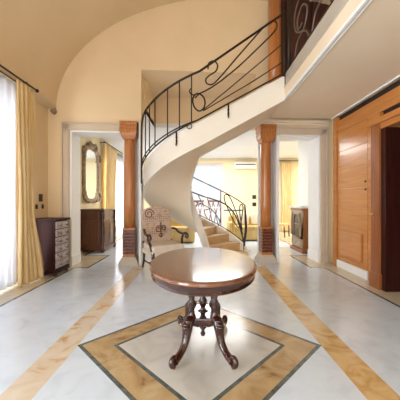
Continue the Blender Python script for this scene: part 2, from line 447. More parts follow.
b.lathe([(0.026, 0), (0.026, 0.01), (0.012, 0.012)], 14, mt=Matrix.Translation((2.545, 3.82, 1.06)) @ Matrix.Rotation(-PI / 2, 4, 'Y'))
b.build('door_handle', 'brass', d2, world=True, label='brass lever handle')
b = MB()
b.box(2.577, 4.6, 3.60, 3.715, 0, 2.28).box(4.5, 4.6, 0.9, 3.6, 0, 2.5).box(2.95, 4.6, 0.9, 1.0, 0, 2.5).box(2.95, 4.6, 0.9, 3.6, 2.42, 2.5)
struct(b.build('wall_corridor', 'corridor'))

# ------------------------------------------------------------------ back rooms
b = MB()
b.box(-7, -1.15, 5.5, 13.3, 3.15, 3.25).box(1.16, 7, 5.5, 13.3, 3.15, 3.25).box(-1.15, 1.16, 6.6, 13.3, 3.15, 3.25)
struct(b.build('ceiling_back', 'ceil'))
b = MB()
b.box(-1.25, -1.15, 5.45, 6.7, 3.152, 3.95).box(1.16, 1.25, 5.6, 6.7, 3.152, 3.95).box(-1.22, 1.25, 6.6, 6.7, 3.25, 3.95).box(-1.22, 1.25, 5.4, 6.7, 3.90, 4.0)
struct(b.build('wall_stairwell', 'paint'))
b = MB()
b.box(-7, -0.45, 11.2, 11.35, 0, 3.2).box(1.02, 7, 11.2, 11.35, 0, 3.2).box(-0.45, 1.02, 11.2, 11.35, 2.95, 3.2)
struct(b.build('wall_far', 'cream'))
b = MB()
b.box(-3.1, -2.95, 5.3, 8.3, 0, 3.2).box(-3.1, -2.95, 10.4, 11.3, 0, 3.2).box(-3.1, -2.95, 8.3, 10.4, 2.7, 3.2)
struct(b.build('wall_left_back', 'cream'))
b = MB(); b.box(2.95, 3.1, 5.4, 7.75, 0, 3.2); struct(b.build('wall_right_back', 'white'))
b = MB(); b.box(6.4, 6.5, 5.4, 11.3, 0, 3.2).box(3.1, 6.5, 5.4, 5.5, 0, 3.2); struct(b.build('wall_side_room', 'cream'))
window('window_2', -3.03, 8.3, 10.4, 2.7, 2)
# far french door
d3 = tag(bpy.data.objects.new('door_3', None), kind='structure'); COL.objects.link(d3); d3.location = (0.28, 11.25, 0)
b = MB()
for x0, x1 in ((-0.45, -0.33), (0.90, 1.02), (0.20, 0.36)): b.box(x0, x1, 11.19, 11.28, 0, 2.95)
b.box(-0.44, 1.01, 11.2, 11.27, 2.83, 2.945).box(-0.44, 1.01, 11.2, 11.27, 0.005, 0.2).box(-0.4, 1.0, 11.21, 11.265, 1.0, 1.06)
b.build('door_frame', 'frame', d3, world=True)
b = MB(); b.box(-0.40, 0.98, 11.235, 11.245, 0.1, 2.9); b.build('pane', 'glass', d3, world=True)
t = thing('balcony_railing', 'terracotta coloured lattice railing outside the far glass door', 'railing', (0.3, 12.3, 0))
b = MB(); b.box(-1.6, 2.4, 12.28, 12.34, 1.28, 1.36).box(-1.6, 2.4, 12.28, 12.34, 0.0, 0.1)
b.build('rail', 'terra', t, world=True)
b = MB()
for k in range(17):
    x = -1.6 + k * 0.25
    b.tube([(x, 12.31, 0.1), (x + 0.25, 12.31, 1.3)], 0.022, 6); b.tube([(x + 0.25, 12.31, 0.1), (x, 12.31, 1.3)], 0.022, 6)
b.build('lattice', 'terra', t, world=True)

# ------------------------------------------------------------------ columns
def column(x, label):
    p = wpt(x, 0.11, 0); t = thing('column', label, 'column', p, TILT, 'wooden columns')
    b = MB(); b.lathe([(0.185, 0), (0.185, 0.05), (0.178, 0.055), (0.178, 0.085), (0.138, 0.155), (0.132, 0.175)], square=True)
    b.build('stone_base', 'stone', t, bevel=0.006, label='grey stone plinth')
    b = MB(); b.lathe([(0.12, 0.175), (0.12, 0.20), (0.113, 0.21), (0.113, 0.70), (0.118, 0.71), (0.118, 0.74)], square=True)
    blk = b.build('carved_block', 'column', t, bevel=0.004)
    for q in range(4):
        b = MB(); b.box(-0.106, 0.106, -0.119, -0.110, 0.225, 0.70, bev=0.003)
        b.build('carved_panel', 'colcarved', blk, mt=Matrix.Rotation(q * PI / 2, 4, 'Z'), label='dark carved panel')
    b = MB(); b.lathe([(0.108, 0.74), (0.11, 1.2), (0.108, 1.9), (0.104, 2.44), (0.104, 2.49)], 28)
    b.build('shaft', 'column', t)
    b = MB(); b.lathe([(0.108, 2.48), (0.122, 2.50), (0.148, 2.565), (0.156, 2.60), (0.156, 2.67), (0.150, 2.675), (0.150, 2.69), (0.162, 2.70), (0.162, 2.745), (0.156, 2.75), (0.156, 2.765), (0.168, 2.775), (0.168, 2.82)], square=True)
    b.build('capital', 'column', t, bevel=0.004)
    return t
column(-1.39, 'left orange brown wooden column with stepped capital on grey stone plinth')
column(1.385, 'right orange brown wooden column with stepped capital under the stair landing')
t = thing('upper_column', 'orange wooden column standing on the mezzanine behind the railing', 'column', (1.43, 4.95, 3.17))
b = MB(); b.lathe([(0.13, 0), (0.13, 0.16), (0.118, 0.18), (0.118, 0.20)], square=True); b.build('base', 'column', t)
b = MB(); b.lathe([(0.118, 0.20), (0.12, 0.8), (0.114, 2.02)], 28); b.build('shaft', 'column', t)
# dark red double door on the mezzanine
d4 = tag(bpy.data.objects.new('door_4', None), kind='structure'); COL.objects.link(d4); d4.location = (2.15, 5.2, 3.17)
b = MB(); b.box(1.53, 2.74, 5.10, 5.22, 3.17, 5.3)
b.build('door_frame', 'darkred', d4, world=True)
b = MB()
for x0, x1 in ((1.70, 2.14), (2.20, 2.64)):
    b.box(x0, x1, 5.06, 5.11, 3.2, 5.2, bev=0.006); b.box(x0 + .08, x1 - .08, 5.045, 5.065, 3.3, 3.75, bev=0.006); b.box(x0 + .08, x1 - .08, 5.045, 5.065, 3.85, 5.1, bev=0.006)
b.build('door_leaf', 'darkred', d4, world=True)

# ------------------------------------------------------------------ spiral staircase
CX, CY, RO, RI = 0.0, 5.35, 1.13, 0.19
LT, XT, LE = 2.35, 1.38, 3.10
TH0 = 15.0
def path(L, r):
    if L <= LT:
        th = R(TH0 + L / LT * (270 - TH0)); return Vector((CX + r * math.cos(th), CY + r * math.sin(th), 0))
    return Vector(((L - LT) / (LE - LT) * XT, CY - r, 0))
def at(L, r, z): p = path(L, r); p.z = z; return p
def Lth(deg): return (deg - TH0) / (270 - TH0) * LT
NL = 110
Ls = [LE * k / NL for k in range(NL + 1)]
st = thing('spiral_staircase', 'white plaster spiral staircase with tan steps and black wrought iron railing', 'staircase', (CX, CY, 0))
def ribbon(r0, r1, up, dn, name, mat):
    b = MB(); rows = []
    for L in Ls:
        zt, zb = L + up, max(L - dn, 0.0)
        rows.append([at(L, r0, zb), at(L, r1, zb), at(L, r1, zt), at(L, r0, zt)])
    V = b.grid(rows, True, True); b.face(V[0][::-1]); b.face(V[-1])
    o = b.build(name, mat, st, world=True)
    m = o.modifiers.new('edge', 'EDGE_SPLIT'); m.split_angle = R(40)
    return o
ribbon(RO - 0.05, RO, 0.20, 0.20, 'outer_stringer', 'stairwhite')
ribbon(RI, RI + 0.04, 0.24, 0.22, 'inner_stringer', 'stairwhite')
b = MB(); rows = []
for L in Ls:
    zb = max(L - 0.195, 0.004); zt = max(L - 0.12, 0.012)
    rr = [RI + 0.02 + (RO - 0.04 - RI) * k / 6 for k in range(7)]
    rows.append([at(L, r, zb) for r in rr] + [at(L, r, zt) for r in rr[::-1]])
V = b.grid(rows, True, True); b.face(V[0][::-1]); b.face(V[-1])
o = b.build('soffit', 'soffit', st, world=True); m = o.modifiers.new('edge', 'EDGE_SPLIT'); m.split_angle = R(50)
RISE = 3.17 / 19
for k in range(1, 19):
    l0, l1 = (k - 1) * RISE, min(k * RISE, LE)
    b = MB(); rows = []
    for j in range(7):
        L = l0 - (0.018 if j == 0 else 0) + (l1 - l0) * j / 6
        L = max(L, 0)
        rows.append([at(L, RI + 0.035, max(min(k * RISE - 0.03, L - 0.10), 0.001)), at(L, RO - 0.045, max(min(k * RISE - 0.03, L - 0.10), 0.001)), at(L, RO - 0.045, k * RISE), at(L, RI + 0.035, k * RISE)])
    V = b.grid(rows, False, True); b.face(V[0][::-1]); b.face(V[-1])
    b.build('step', 'step', st, world=True)

RR = RO + 0.035
def gap(L):       # handrail height above the stringer top on the upper flight
    th = TH0 + L / LT * (270 - TH0)
    if L <= LT:
        pts = [(194, 0.02), (194.6, 0.45), (196, 0.74), (199, 0.86), (207, 0.89), (230, 0.84), (270, 0.80)]
        for (a, g0), (c, g1) in zip(pts, pts[1:]):
            if a <= th <= c: return g0 + (g1 - g0) * (th - a) / (c - a)
        return pts[0][1] if th < 194 else pts[-1][1]
    return 0.80 + 0.20 * (L - LT) / (LE - LT)
def mot(u, v, D=None):   # point on the railing surface of the upper flight seen at a pixel
    y = CY - RR; x = (u - 199.5) * y / F
    if x < 0:
        for _ in range(6):
            y = CY - math.sqrt(max(RR * RR - x * x, 0.0)); x = (u - 199.5) * y / F
    return Vector((x, y, EYE + (203 - v) * y / F))
def sl(L, dz): return at(L, RR, L + 0.20 + dz)
L0 = Lth(194)
rng = [L0 + (LE - 0.02 - L0) * k / 70 for k in range(71)]
rail = MB()
rail.tube([sl(L, 0.03) for L in rng], 0.013, 8).tube([sl(L, 0.03 + 0.07 * (1 - ((L - L0) / (Lth(268) - L0)) ** 3)) for L in rng if L < Lth(268)], 0.011, 8)
up_rail = rail.build('railing', 'iron', st, world=True, label='black iron railing of the upper flight')
b = MB(); hp = [Lth(a) for a in (194, 194.3, 194.6, 195.2, 196, 197.2, 199)] + [L for L in rng if L > Lth(201)]
hpts = spline([sl(L0, -0.24), sl(L0, -0.1)] + [sl(L, gap(L)) for L in hp], 3)
b.tube(hpts, 0.019, 8).build('handrail', 'iron', up_rail, world=True)
def ang_for(u):
    lo, hi = 195.0, 269.0
    f = lambda a: 199.5 + F * RR * math.cos(R(a)) / (CY + RR * math.sin(R(a)))
    best = min((abs(f(lo + (hi - lo) * k / 800) - u), lo + (hi - lo) * k / 800) for k in range(801) if lo + (hi - lo) * k / 800 > 197)
    return best[1]
for u in (145.5, 149.5, 155, 167.5, 179.5, 191.5):
    L = Lth(ang_for(u)); b = MB(); b.tube([sl(L, 0.03), sl(L, gap(L))], 0.011, 6); b.build('baluster', 'iron', up_rail, world=True)
def scroll(pts, r=0.011, closed=False, n=6):
    b = MB(); b.tube(spline([mot(*p) for p in pts], n, closed), r, 8, closed); return b.build('scroll', 'iron', up_rail, world=True)
scroll([(208, 69), (209, 63), (214, 61), (217.5, 65), (216, 71), (210, 75), (206, 79), (207, 83.5), (213, 84), (222, 75), (240, 54), (262, 29), (270, 22), (275, 21), (277, 26), (273, 33), (256, 50), (238, 67), (222, 80), (212, 87), (205, 91), (199, 94), (195, 98)], 0.012)
scroll([(193, 98), (196, 94), (200, 94), (204, 98), (205, 104), (203, 109), (199, 111), (195, 108), (193, 103)], 0.013, True)
scroll([(194, 95), (191, 94), (189.5, 91), (191, 88.5)], 0.011)
scroll([(203, 110), (225, 92), (250, 71), (281, 45)], 0.009)
scroll([(203, 111), (230, 95), (255, 80), (281, 63)], 0.009)
scroll([(187, 126), (189, 123.5), (191.5, 125), (191, 128), (188, 128.5)], 0.008, True)
for u in (176, 228):
    if u < 199:
        L = Lth(ang_for(u))
    else:
        L = LT + (u - 199.5) * 4.25 / F / XT * (LE - LT)
    p = lambda dz, rr=RO + 0.02: at(L, rr, L + 0.20 + dz)
    b = MB(); b.tube([p(0.03, RR), p(0.03), p(-0.18)], 0.013, 8).tube(spline([p(-0.18), p(-0.205, RO + .03), p(-0.19, RO + .05), p(-0.165, RO + .04)], 4), 0.007, 6)
    b.lathe([(0.004, -0.05), (0.017, -0.04), (0.017, -0.03), (0.004, -0.02)], 10, c=p(-0.03)).lathe([(0.004, -0.05), (0.017, -0.04), (0.017, -0.03), (0.004, -0.02)], 10, c=p(-0.09))
    b.build('bracket', 'iron', up_rail, world=True)
# end post of the upper flight
b = MB(); b.tube([(1.362, CY - RR, 3.27), (1.362, CY - RR, 4.34)], 0.015, 8); b.build('end_post', 'iron', up_rail, world=True)
# railing of the lower flight
RR = RO - 0.025
lo = [Lth(a) for a in range(24, 103, 3)]
rail = MB(); rail.tube([sl(L, 0.04) for L in lo], 0.010, 8)
low_rail = rail.build('railing', 'iron', st, world=True, label='black iron railing of the lower flight')
def lg(L): return 0.90
b = MB(); b.tube([sl(L, lg(L)) for L in lo], 0.013, 8).build('handrail', 'iron', low_rail, world=True)
Ln = Lth(24)
b = MB(); b.tube(spline([sl(Ln, lg(Ln)), at(Ln, RR + .02, Ln + 0.85), at(Ln, RR + 0.03, Ln + 0.55), at(Ln, RR - 0.01, Ln + 0.25), at(Ln, RR, 0.0)], 8), lambda u: 0.017 + 0.012 * math.sin(PI * u), 8)
b.build('newel', 'iron', low_rail, world=True)
for a in (62, 101):
    L = Lth(a); b = MB(); b.tube([sl(L, 0.03), sl(L, 0.90)], 0.012, 6); b.build('baluster', 'iron', low_rail, world=True)
def lsc(pts, r=0.012, closed=False):
    b = MB(); b.tube(spline([at(Lth(a), RR, Lth(a) + 0.20 + h) for a, h in pts], 6, closed), r, 8, closed); b.build('scroll', 'iron', low_rail, world=True)
lsc([(101, 0.52), (85, 0.55), (70, 0.60), (55, 0.62), (42, 0.52), (33, 0.30), (26, 0.05)], 0.016)
lsc([(28, 0.20), (36, 0.48), (46, 0.78), (52, 0.88), (57, 0.82), (56, 0.68), (46, 0.40), (38, 0.28), (33, 0.34), (30, 0.55), (27.5, 0.78), (29, 0.86), (33, 0.80), (33, 0.60), (29, 0.30)], 0.013)
lsc([(101, 0.30), (85, 0.34), (72, 0.30), (62, 0.12)], 0.010)
for a in (80, 92): lsc([(a, 0.05), (a + 4, 0.2), (a - 4, 0.35), (a, 0.54)], 0.010)

# mezzanine railing
t = thing('mezzanine_railing', 'black iron railing with worn grey scrollwork along the mezzanine edge', 'railing', (1.44, 2.5, 3.34))
for yy, r in ((4.16, 0.03), (2.2, 0.016), (0.4, 0.016)):
    b = MB(); b.tube([(1.43, yy, 3.34), (1.43, yy, 4.66)], r, 8); b.build('post', 'iron', t, world=True)
for za, r, nm in ((4.64, 0.018, 'handrail'), (3.42, 0.012, 'bottom_rail')):
    b = MB(); b.tube([(1.45, -0.5, za), (1.45, 4.16, za)], r, 8); b.build(nm, 'iron', t, world=True)
for y0 in (3.95, 3.35, 2.75):
    b = MB(); b.tube(spline([(1.45, y0, 3.44), (1.45, y0 - .12, 3.62), (1.45, y0 - .35, 3.66), (1.45, y0 - .45, 3.86), (1.45, y0 - .28, 4.02), (1.45, y0 - .10, 3.92), (1.45, y0 - .14, 3.76), (1.45, y0 - .27, 3.78)], 6), 0.012, 8)
    b.tube(spline([(1.45, y0 - .5, 3.44), (1.45, y0 - .40, 3.58), (1.45, y0 - .05, 3.80), (1.45, y0 + .02, 4.05), (1.45, y0 - .15, 4.2), (1.45, y0 - .4, 4.25), (1.45, y0 - .5, 4.60)], 6), 0.012, 8)
    b.build('scrollwork', 'greyiron', t, world=True, label='worn grey scrollwork')

# ------------------------------------------------------------------ the oval table
TX, TY = 0.03, 2.263
t = thing('oval_table', 'oval mahogany pedestal table with four scrolled legs standing on the inlaid diamond', 'table', (TX, TY, 0))
A, B = 0.45, 0.663
def oval(b, prof, n=72):
    rings = [[b.bm.verts.new(((A + o) * math.cos(2 * PI * k / n), (B + o) * math.sin(2 * PI * k / n), z)) for k in range(n)] for o, z in prof]
    for p, q in zip(rings, rings[1:]):
        for k in range(n): b.face([p[k], p[(k + 1) % n], q[(k + 1) % n], q[k]], True)
    b.face(rings[0][::-1]); b.face(rings[-1])
b = MB(); oval(b, [(-0.09, 0.699), (-0.015, 0.700), (-0.004, 0.706), (0, 0.716), (-0.003, 0.727), (-0.012, 0.734), (-0.03, 0.736), (-0.05, 0.735)])
o = b.build('tabletop', 'tabletop', t); m = o.modifiers.new('e', 'EDGE_SPLIT'); m.split_angle = R(28)
b = MB(); oval(b, [(-0.06, 0.645), (-0.022, 0.645), (-0.016, 0.652), (-0.024, 0.665), (-0.020, 0.69), (-0.014, 0.70), (-0.05, 0.70)])
o = b.build('apron', 'tabledark', t); m = o.modifiers.new('e', 'EDGE_SPLIT'); m.split_angle = R(40)
b = MB(); b.box(-0.16, 0.16, -0.24, 0.24, 0.60, 0.648, bev=0.01); b.build('top_block', 'tabledark', t)
turn = [(0.020, 0.29), (0.030, 0.30), (0.030, 0.32), (0.018, 0.335), (0.022, 0.36), (0.029, 0.39), (0.022, 0.42), (0.029, 0.435), (0.018, 0.45), (0.027, 0.47), (0.018, 0.49), (0.027, 0.51),
        (0.018, 0.53), (0.025, 0.55), (0.017, 0.57), (0.028, 0.585), (0.028, 0.603)]
for sx in (-1, 1):
    for sy in (-1, 1):
        b = MB(); b.lathe(turn, 14, c=(sx * 0.095, sy * 0.145, 0)); b.build('column', 'tabledark', t)
        b = MB()
        h = Vector((sx, sy * 1.35, 0)).normalized()
        root = Vector((sx * 0.085, sy * 0.13, 0.0)); tip = Vector((sx * 0.222, sy * 0.345, 0.0)); dv = tip - root; ln = dv.length; dv.normalize()
        pr = [(0.0, 0.30), (0.05, 0.285), (0.075, 0.24), (0.085, 0.19), (0.11, 0.13), (0.155, 0.085), (0.205, 0.062), (0.245, 0.055)]
        pr = [(p * ln / 0.255, z) for p, z in pr]
        rad = [0.034, 0.044, 0.045, 0.037, 0.031, 0.029, 0.031, 0.036]
        pts = spline([root + dv * p + Vector((0, 0, z)) for p, z in pr], 5)
        def rf(u):
            f = u * (len(rad) - 1); i = min(int(f), len(rad) - 2); return rad[i] + (rad[i + 1] - rad[i]) * (f - i)
        b.tube(pts, rf, 10, flat=0.85)
        side = Vector((-dv.y, dv.x, 0))
        ctr = root + dv * (ln - 0.005) + Vector((0, 0, 0.062))
        sc = []
        for k in range(26):
            a = -PI * 0.5 + k / 25 * 2 * PI * 1.2; rr = 0.036 * (1 - 0.68 * k / 25)
            sc.append(ctr + dv * (rr * math.cos(a)) + Vector((0, 0, rr * math.sin(a))))
        b.tube(sc, lambda u: 0.022 * (1 - 0.5 * u), 8)
        # carved acanthus lumps on the knee
        for f_ in (0.12, 0.2, 0.28):
            p = pts[int(f_ * (len(pts) - 1))]; b.tube([p + dv * 0.02 - side * 0.03, p + dv * 0.05, p + dv * 0.02 + side * 0.03], 0.014, 6)
        leg = b.build('leg', 'tabledark', t)
        b = MB(); b.lathe([(0.008, 0.004), (0.013, 0.008), (0.013, 0.022), (0.008, 0.03), (0.008, 0.045)], 12, c=ctr - Vector((0, 0, 0.062)) + Vector((0, 0, -0.004)))
        b.build('caster', 'brass', leg)
b = MB()
b.box(-0.11, 0.11, -0.16, 0.16, 0.235, 0.292, bev=0.012)
b.lathe([(0.03, 0.16), (0.07, 0.19), (0.085, 0.235)], 16)
for sx in (-1, 1):
    for sy in (-1, 1): b.tube(spline([(sx * 0.04, sy * 0.05, 0.19), (sx * 0.08, sy * 0.02, 0.185), (sx * 0.09, sy * 0.07, 0.22)], 4), 0.018, 6)
b.build('pedestal_block', 'tabledark', t)
b = MB(); b.lathe([(0.004, 0.07), (0.018, 0.08), (0.024, 0.10), (0.012, 0.12), (0.02, 0.135), (0.032, 0.15), (0.03, 0.165)], 16); b.build('drop_finial', 'tabledark', t)
b = MB(); b.lathe([(0.045, 0.292), (0.03, 0.30), (0.018, 0.32), (0.03, 0.35), (0.038, 0.38), (0.022, 0.41), (0.012, 0.44), (0.02, 0.455), (0.004, 0.48)], 16)
b.build('finial', 'tabledark', t)

# ------------------------------------------------------------------ tapestry armchair
t = thing('armchair', 'high backed armchair in patterned tapestry with carved dark arms beside the left column', 'armchair', (-0.675, 4.78, 0), R(30))
TILTB = R(9)
MBk = Matrix.Translation((0, 0.26, 0.46)) @ Matrix.Rotation(-TILTB, 4, 'X')
b = MB()
pl = [(-0.27, 0), (0.27, 0), (0.295, 0.35), (0.29, 0.64)] + [(0.29 - 0.58 * k / 10, 0.64 + 0.075 * math.sin(PI * k / 10)) for k in range(1, 10)] + [(-0.29, 0.64), (-0.295, 0.35)]
b.prism(pl, -0.05, 0.05, lambda u, v, d: Vector((u, d, v)))
b.build('backrest', 'tapestry', t, mt=MBk, bevel=0.022)
b = MB()   # stitched medallion and corner volutes
def volute(c, r0, turns, sgn=1): return [Vector((c[0] + sgn * r0 * (1 - 0.75 * k / 30) * math.cos(k / 30 * turns * 2 * PI), -0.052, c[1] + r0 * (1 - 0.75 * k / 30) * math.sin(k / 30 * turns * 2 * PI))) for k in range(31)]
b.tube(volute((-0.16, 0.56), 0.10, 1.6), 0.009, 6)
b.tube(volute((0.02, 0.26), 0.075, 1.5), 0.010, 6).tube(volute((0.12, 0.28), 0.06, 1.5, -1), 0.010, 6).tube(volute((0.06, 0.14), 0.05, 1.3), 0.009, 6)
b.tube([(0.06, -0.052, 0.10), (0.065, -0.052, 0.40)], 0.012, 6)
b.build('embroidery', plain('brown_embroidery', (0.16, 0.075, 0.05), 0.85), t, mt=MBk, label='brown scroll embroidery on the chair back')
b = MB(); b.box(-0.30, 0.30, -0.29, 0.24, 0.39, 0.50, bev=0.035); b.build('seat', 'seat', t, label='cream padded seat')
b = MB(); b.box(-0.305, 0.305, -0.285, 0.265, 0.31, 0.40, bev=0.012); b.build('seat_rail', 'seat', t)
for sx in (-1, 1):
    b = MB()
    b.tube(spline([(sx * 0.285, 0.22, 0.74), (sx * 0.31, 0.12, 0.73), (sx * 0.33, 0.0, 0.68), (sx * 0.335, -0.14, 0.665), (sx * 0.345, -0.25, 0.68), (sx * 0.35, -0.30, 0.655), (sx * 0.35, -0.29, 0.615), (sx * 0.348, -0.255, 0.625)], 6), lambda u: 0.022 + 0.01 * u, 10)
    b.tube(spline([(sx * 0.335, -0.18, 0.66), (sx * 0.325, -0.14, 0.58), (sx * 0.30, -0.20, 0.48), (sx * 0.295, -0.24, 0.40)], 6), 0.024, 10)
    b.build('arm', 'mahogany', t)
    b = MB(); b.tube(spline([(sx * 0.27, -0.25, 0.40), (sx * 0.285, -0.27, 0.30), (sx * 0.265, -0.255, 0.14), (sx * 0.275, -0.275, 0.03), (sx * 0.28, -0.30, 0.018)], 5), lambda u: 0.032 - 0.014 * u, 10); b.build('leg', 'mahogany', t)
    b = MB(); b.tube(spline([(sx * 0.275, 0.26, 0.52), (sx * 0.27, 0.25, 0.32), (sx * 0.272, 0.27, 0.14), (sx * 0.278, 0.32, 0.015)], 5), lambda u: 0.026 - 0.008 * u, 10); b.build('leg', 'mahogany', t)
b = MB(); b.tube([(-0.27, 0.26, 0.16), (-0.27, -0.25, 0.16)], 0.014, 8).tube([(0.27, 0.26, 0.16), (0.27, -0.25, 0.16)], 0.014, 8).tube([(-0.27, 0, 0.16), (0.27, 0, 0.16)], 0.014, 8)
b.build('stretcher', 'mahogany', t)

# ------------------------------------------------------------------ chest of drawers on the left
X0, X1, Y0, Y1, H = -2.86, -2.39, 4.33, 4.76, 0.965
t = thing('chest_of_drawers', 'tall dark chest with six carved drawers against the left wall beside the gold curtain', 'chest of drawers', ((X0 + X1) / 2, (Y0 + Y1) / 2, 0))
b = MB(); b.box(X0, X1 - 0.02, Y0 + 0.01, Y1 - 0.01, 0.06, H - 0.03); b.box(X0, X1 + .005, Y0 - 0.01, Y1 + 0.01, 0.05, 0.12, bev=0.01)
b.box(X0 + .05, X1 - .06, Y0 + 0.004, Y0 + 0.012, 0.18, H - .1, bev=.003); b.build('carcass', 'chest', t, world=True)
b = MB(); b.box(X0, X1 + 0.02, Y0 - 0.02, Y1 + 0.02, H - 0.035, H, bev=0.01); b.build('top', 'chest', t, world=True)
for (x, y) in ((X0 + .04, Y0 + .03), (X1 - .03, Y0 + .03), (X0 + .04, Y1 - .03), (X1 - .03, Y1 - .03)):
    b = MB(); b.lathe([(0.02, 0), (0.032, 0.02), (0.026, 0.055)], 12, c=(x, y, 0)); b.build('foot', 'mahogany', t, world=True)
hz = (H - 0.04 - 0.13) / 6
for k in range(6):
    z0 = 0.13 + k * hz; z1 = z0 + hz - 0.012
    b = MB(); b.box(X1 - 0.03, X1, Y0 + 0.02, Y1 - 0.02, z0, z1, bev=0.008).box(X1 - 0.01, X1 + 0.012, Y0 + 0.05, Y1 - 0.05, z0 + 0.025, z1 - 0.025, bev=0.008)
    b.tube([(X1 + .004, Y0 + .03, z0 + .012), (X1 + .004, Y1 - .03, z0 + .012), (X1 + .004, Y1 - .03, z1 - .012), (X1 + .004, Y0 + .03, z1 - .012)], 0.008, 6, closed=True)
    d = b.build('drawer', 'carved', t, world=True)
    ym = (Y0 + Y1) / 2; zm = (z0 + z1) / 2
    for yy in (ym - .1, ym + .1):
        b = MB(); b.tube(spline([(X1 + .012, yy - .03, zm + .008), (X1 + .028, yy - .022, zm - .01), (X1 + .03, yy, zm - .018), (X1 + .028, yy + .022, zm - .01), (X1 + .012, yy + .03, zm + .008)], 4), 0.005, 6); b.build('handle', 'iron', d, world=True)
# switch plates on the left wall
for yy, zz, s, lab in ((4.74, 1.325, 0.085, 'largest black switch plate, highest above the chest of drawers'), (4.62, 1.165, 0.05, 'small black switch plate nearer the gold curtain'), (4.80, 1.165, 0.05, 'small black switch plate nearer the doorway casing')):
    t = thing('wall_switch', lab, 'switch', (-2.9, yy, zz), 0, 'black switch plates on the left wall')
    b = MB(); b.box(0, 0.012, -s * .6, s * .6, -s * .8, s * .8, bev=0.004); b.build('plate', 'black', t)
    b = MB(); b.box(0.010, 0.018, -s * .35, s * .35, -s * .45, s * .45, bev=0.003); b.build('rocker', 'black', t)
# little wall spotlight by the corner
t = thing('wall_spotlight', 'small bronze spotlight at the upper left corner above the doorway casing', 'lamp', (-2.78, 4.97, 2.96))
b = MB(); b.lathe([(0.045, 0), (0.045, 0.015), (0.02, 0.025)], 16, mt=Matrix.Rotation(PI / 2, 4, 'X')); b.build('mount', 'gilt', t)
b = MB(); b.tube([(0, -0.02, 0), (0.0, -0.07, 0.01)], 0.012, 8).lathe([(0.025, 0), (0.035, 0.03), (0.05, 0.09), (0.045, 0.092)], 16, mt=Matrix.Translation((-0.02, -0.075, 0.0)) @ Matrix.Rotation(PI / 2.2, 4, 'Y')); b.build('lamp_head', 'gilt', t)

# ------------------------------------------------------------------ curtains
def curtain(name, y_top, y_mid, y_bot, X, z0, z1, zmid, folds, amp, mat, label, cat, group=None, nz=40, ph=0.0, flare=0.0):
    """curtain hanging parallel to y; each y_* is (start, end)"""
    b = MB(); rows = []; nu = folds * 12
    for i in range(nz + 1):
        z = z0 + (z1 - z0) * i / nz
        if z < zmid:
            f = (z - z0) / (zmid - z0); f = f * f * (3 - 2 * f); ya, yb = [y_bot[k] + (y_mid[k] - y_bot[k]) * f for k in (0, 1)]
        else:
            f = (z - zmid) / (z1 - zmid); f = f * f * (3 - 2 * f); ya, yb = [y_mid[k] + (y_top[k] - y_mid[k]) * f for k in (0, 1)]
        row = []
        for j in range(nu + 1):
            u = j / nu; w = 1 - 0.35 * abs(z - zmid) / (z1 - z0)
            dx = amp * math.sin(u * folds * 2 * PI + ph + 0.35 * math.sin(3 * z)) + 0.35 * amp * math.sin(u * folds * 4.7 + 1.3 + z * 0.8)
            row.append((X + dx * (0.75 + 0.4 * (1 - i / nz)) + flare * (1 - i / nz) ** 2 * u, ya + (yb - ya) * u, z))
        rows.append(row)
    b.grid(rows)
    o = b.build(name, mat)
    m = o.modifiers.new('solid', 'SOLIDIFY'); m.thickness = 0.004
    return tag(o, label, cat, group)
curtain('curtain', (3.72, 4.12), (3.78, 4.06), (3.74, 4.28), -2.62, 0.02, 3.0, 1.25, 5, 0.035, 'curtain', 'long gold curtain gathered at the tall window on the left wall', 'curtain', flare=0.06)
o = curtain('sheer_curtain', (0.7, 3.85), (0.7, 3.85), (0.7, 3.85), -2.72, 0.03, 3.0, 1.5, 24, 0.025, 'sheer', 'white translucent sheer curtain covering the tall left window', 'curtain')
t = thing('curtain_rail', 'double dark metal curtain rail above the tall left window', 'curtain rail', (-2.66, 2.4, 3.04))
b = MB(); b.tube([(-2.62, 0.3, 3.04), (-2.62, 4.16, 3.04)], 0.014, 8); b.lathe([(0.014, 0), (0.028, 0.02), (0.028, 0.045), (0.01, 0.06)], 12, mt=Matrix.Translation((-2.62, 4.16, 3.04)) @ Matrix.Rotation(-PI / 2, 4, 'X')); b.build('rod', 'iron', t, world=True)
b = MB(); b.tube([(-2.72, 0.3, 3.03), (-2.72, 4.1, 3.03)], 0.010, 8); b.build('inner_rod', 'iron', t, world=True)
for yy in (0.5, 2.2, 3.95):
    b = MB(); b.tube([(-2.90, yy, 3.06), (-2.62, yy, 3.06)], 0.010, 8); b.box(-2.91, -2.895, yy - .03, yy + .03, 3.02, 3.095); b.build('bracket', 'iron', t, world=True)

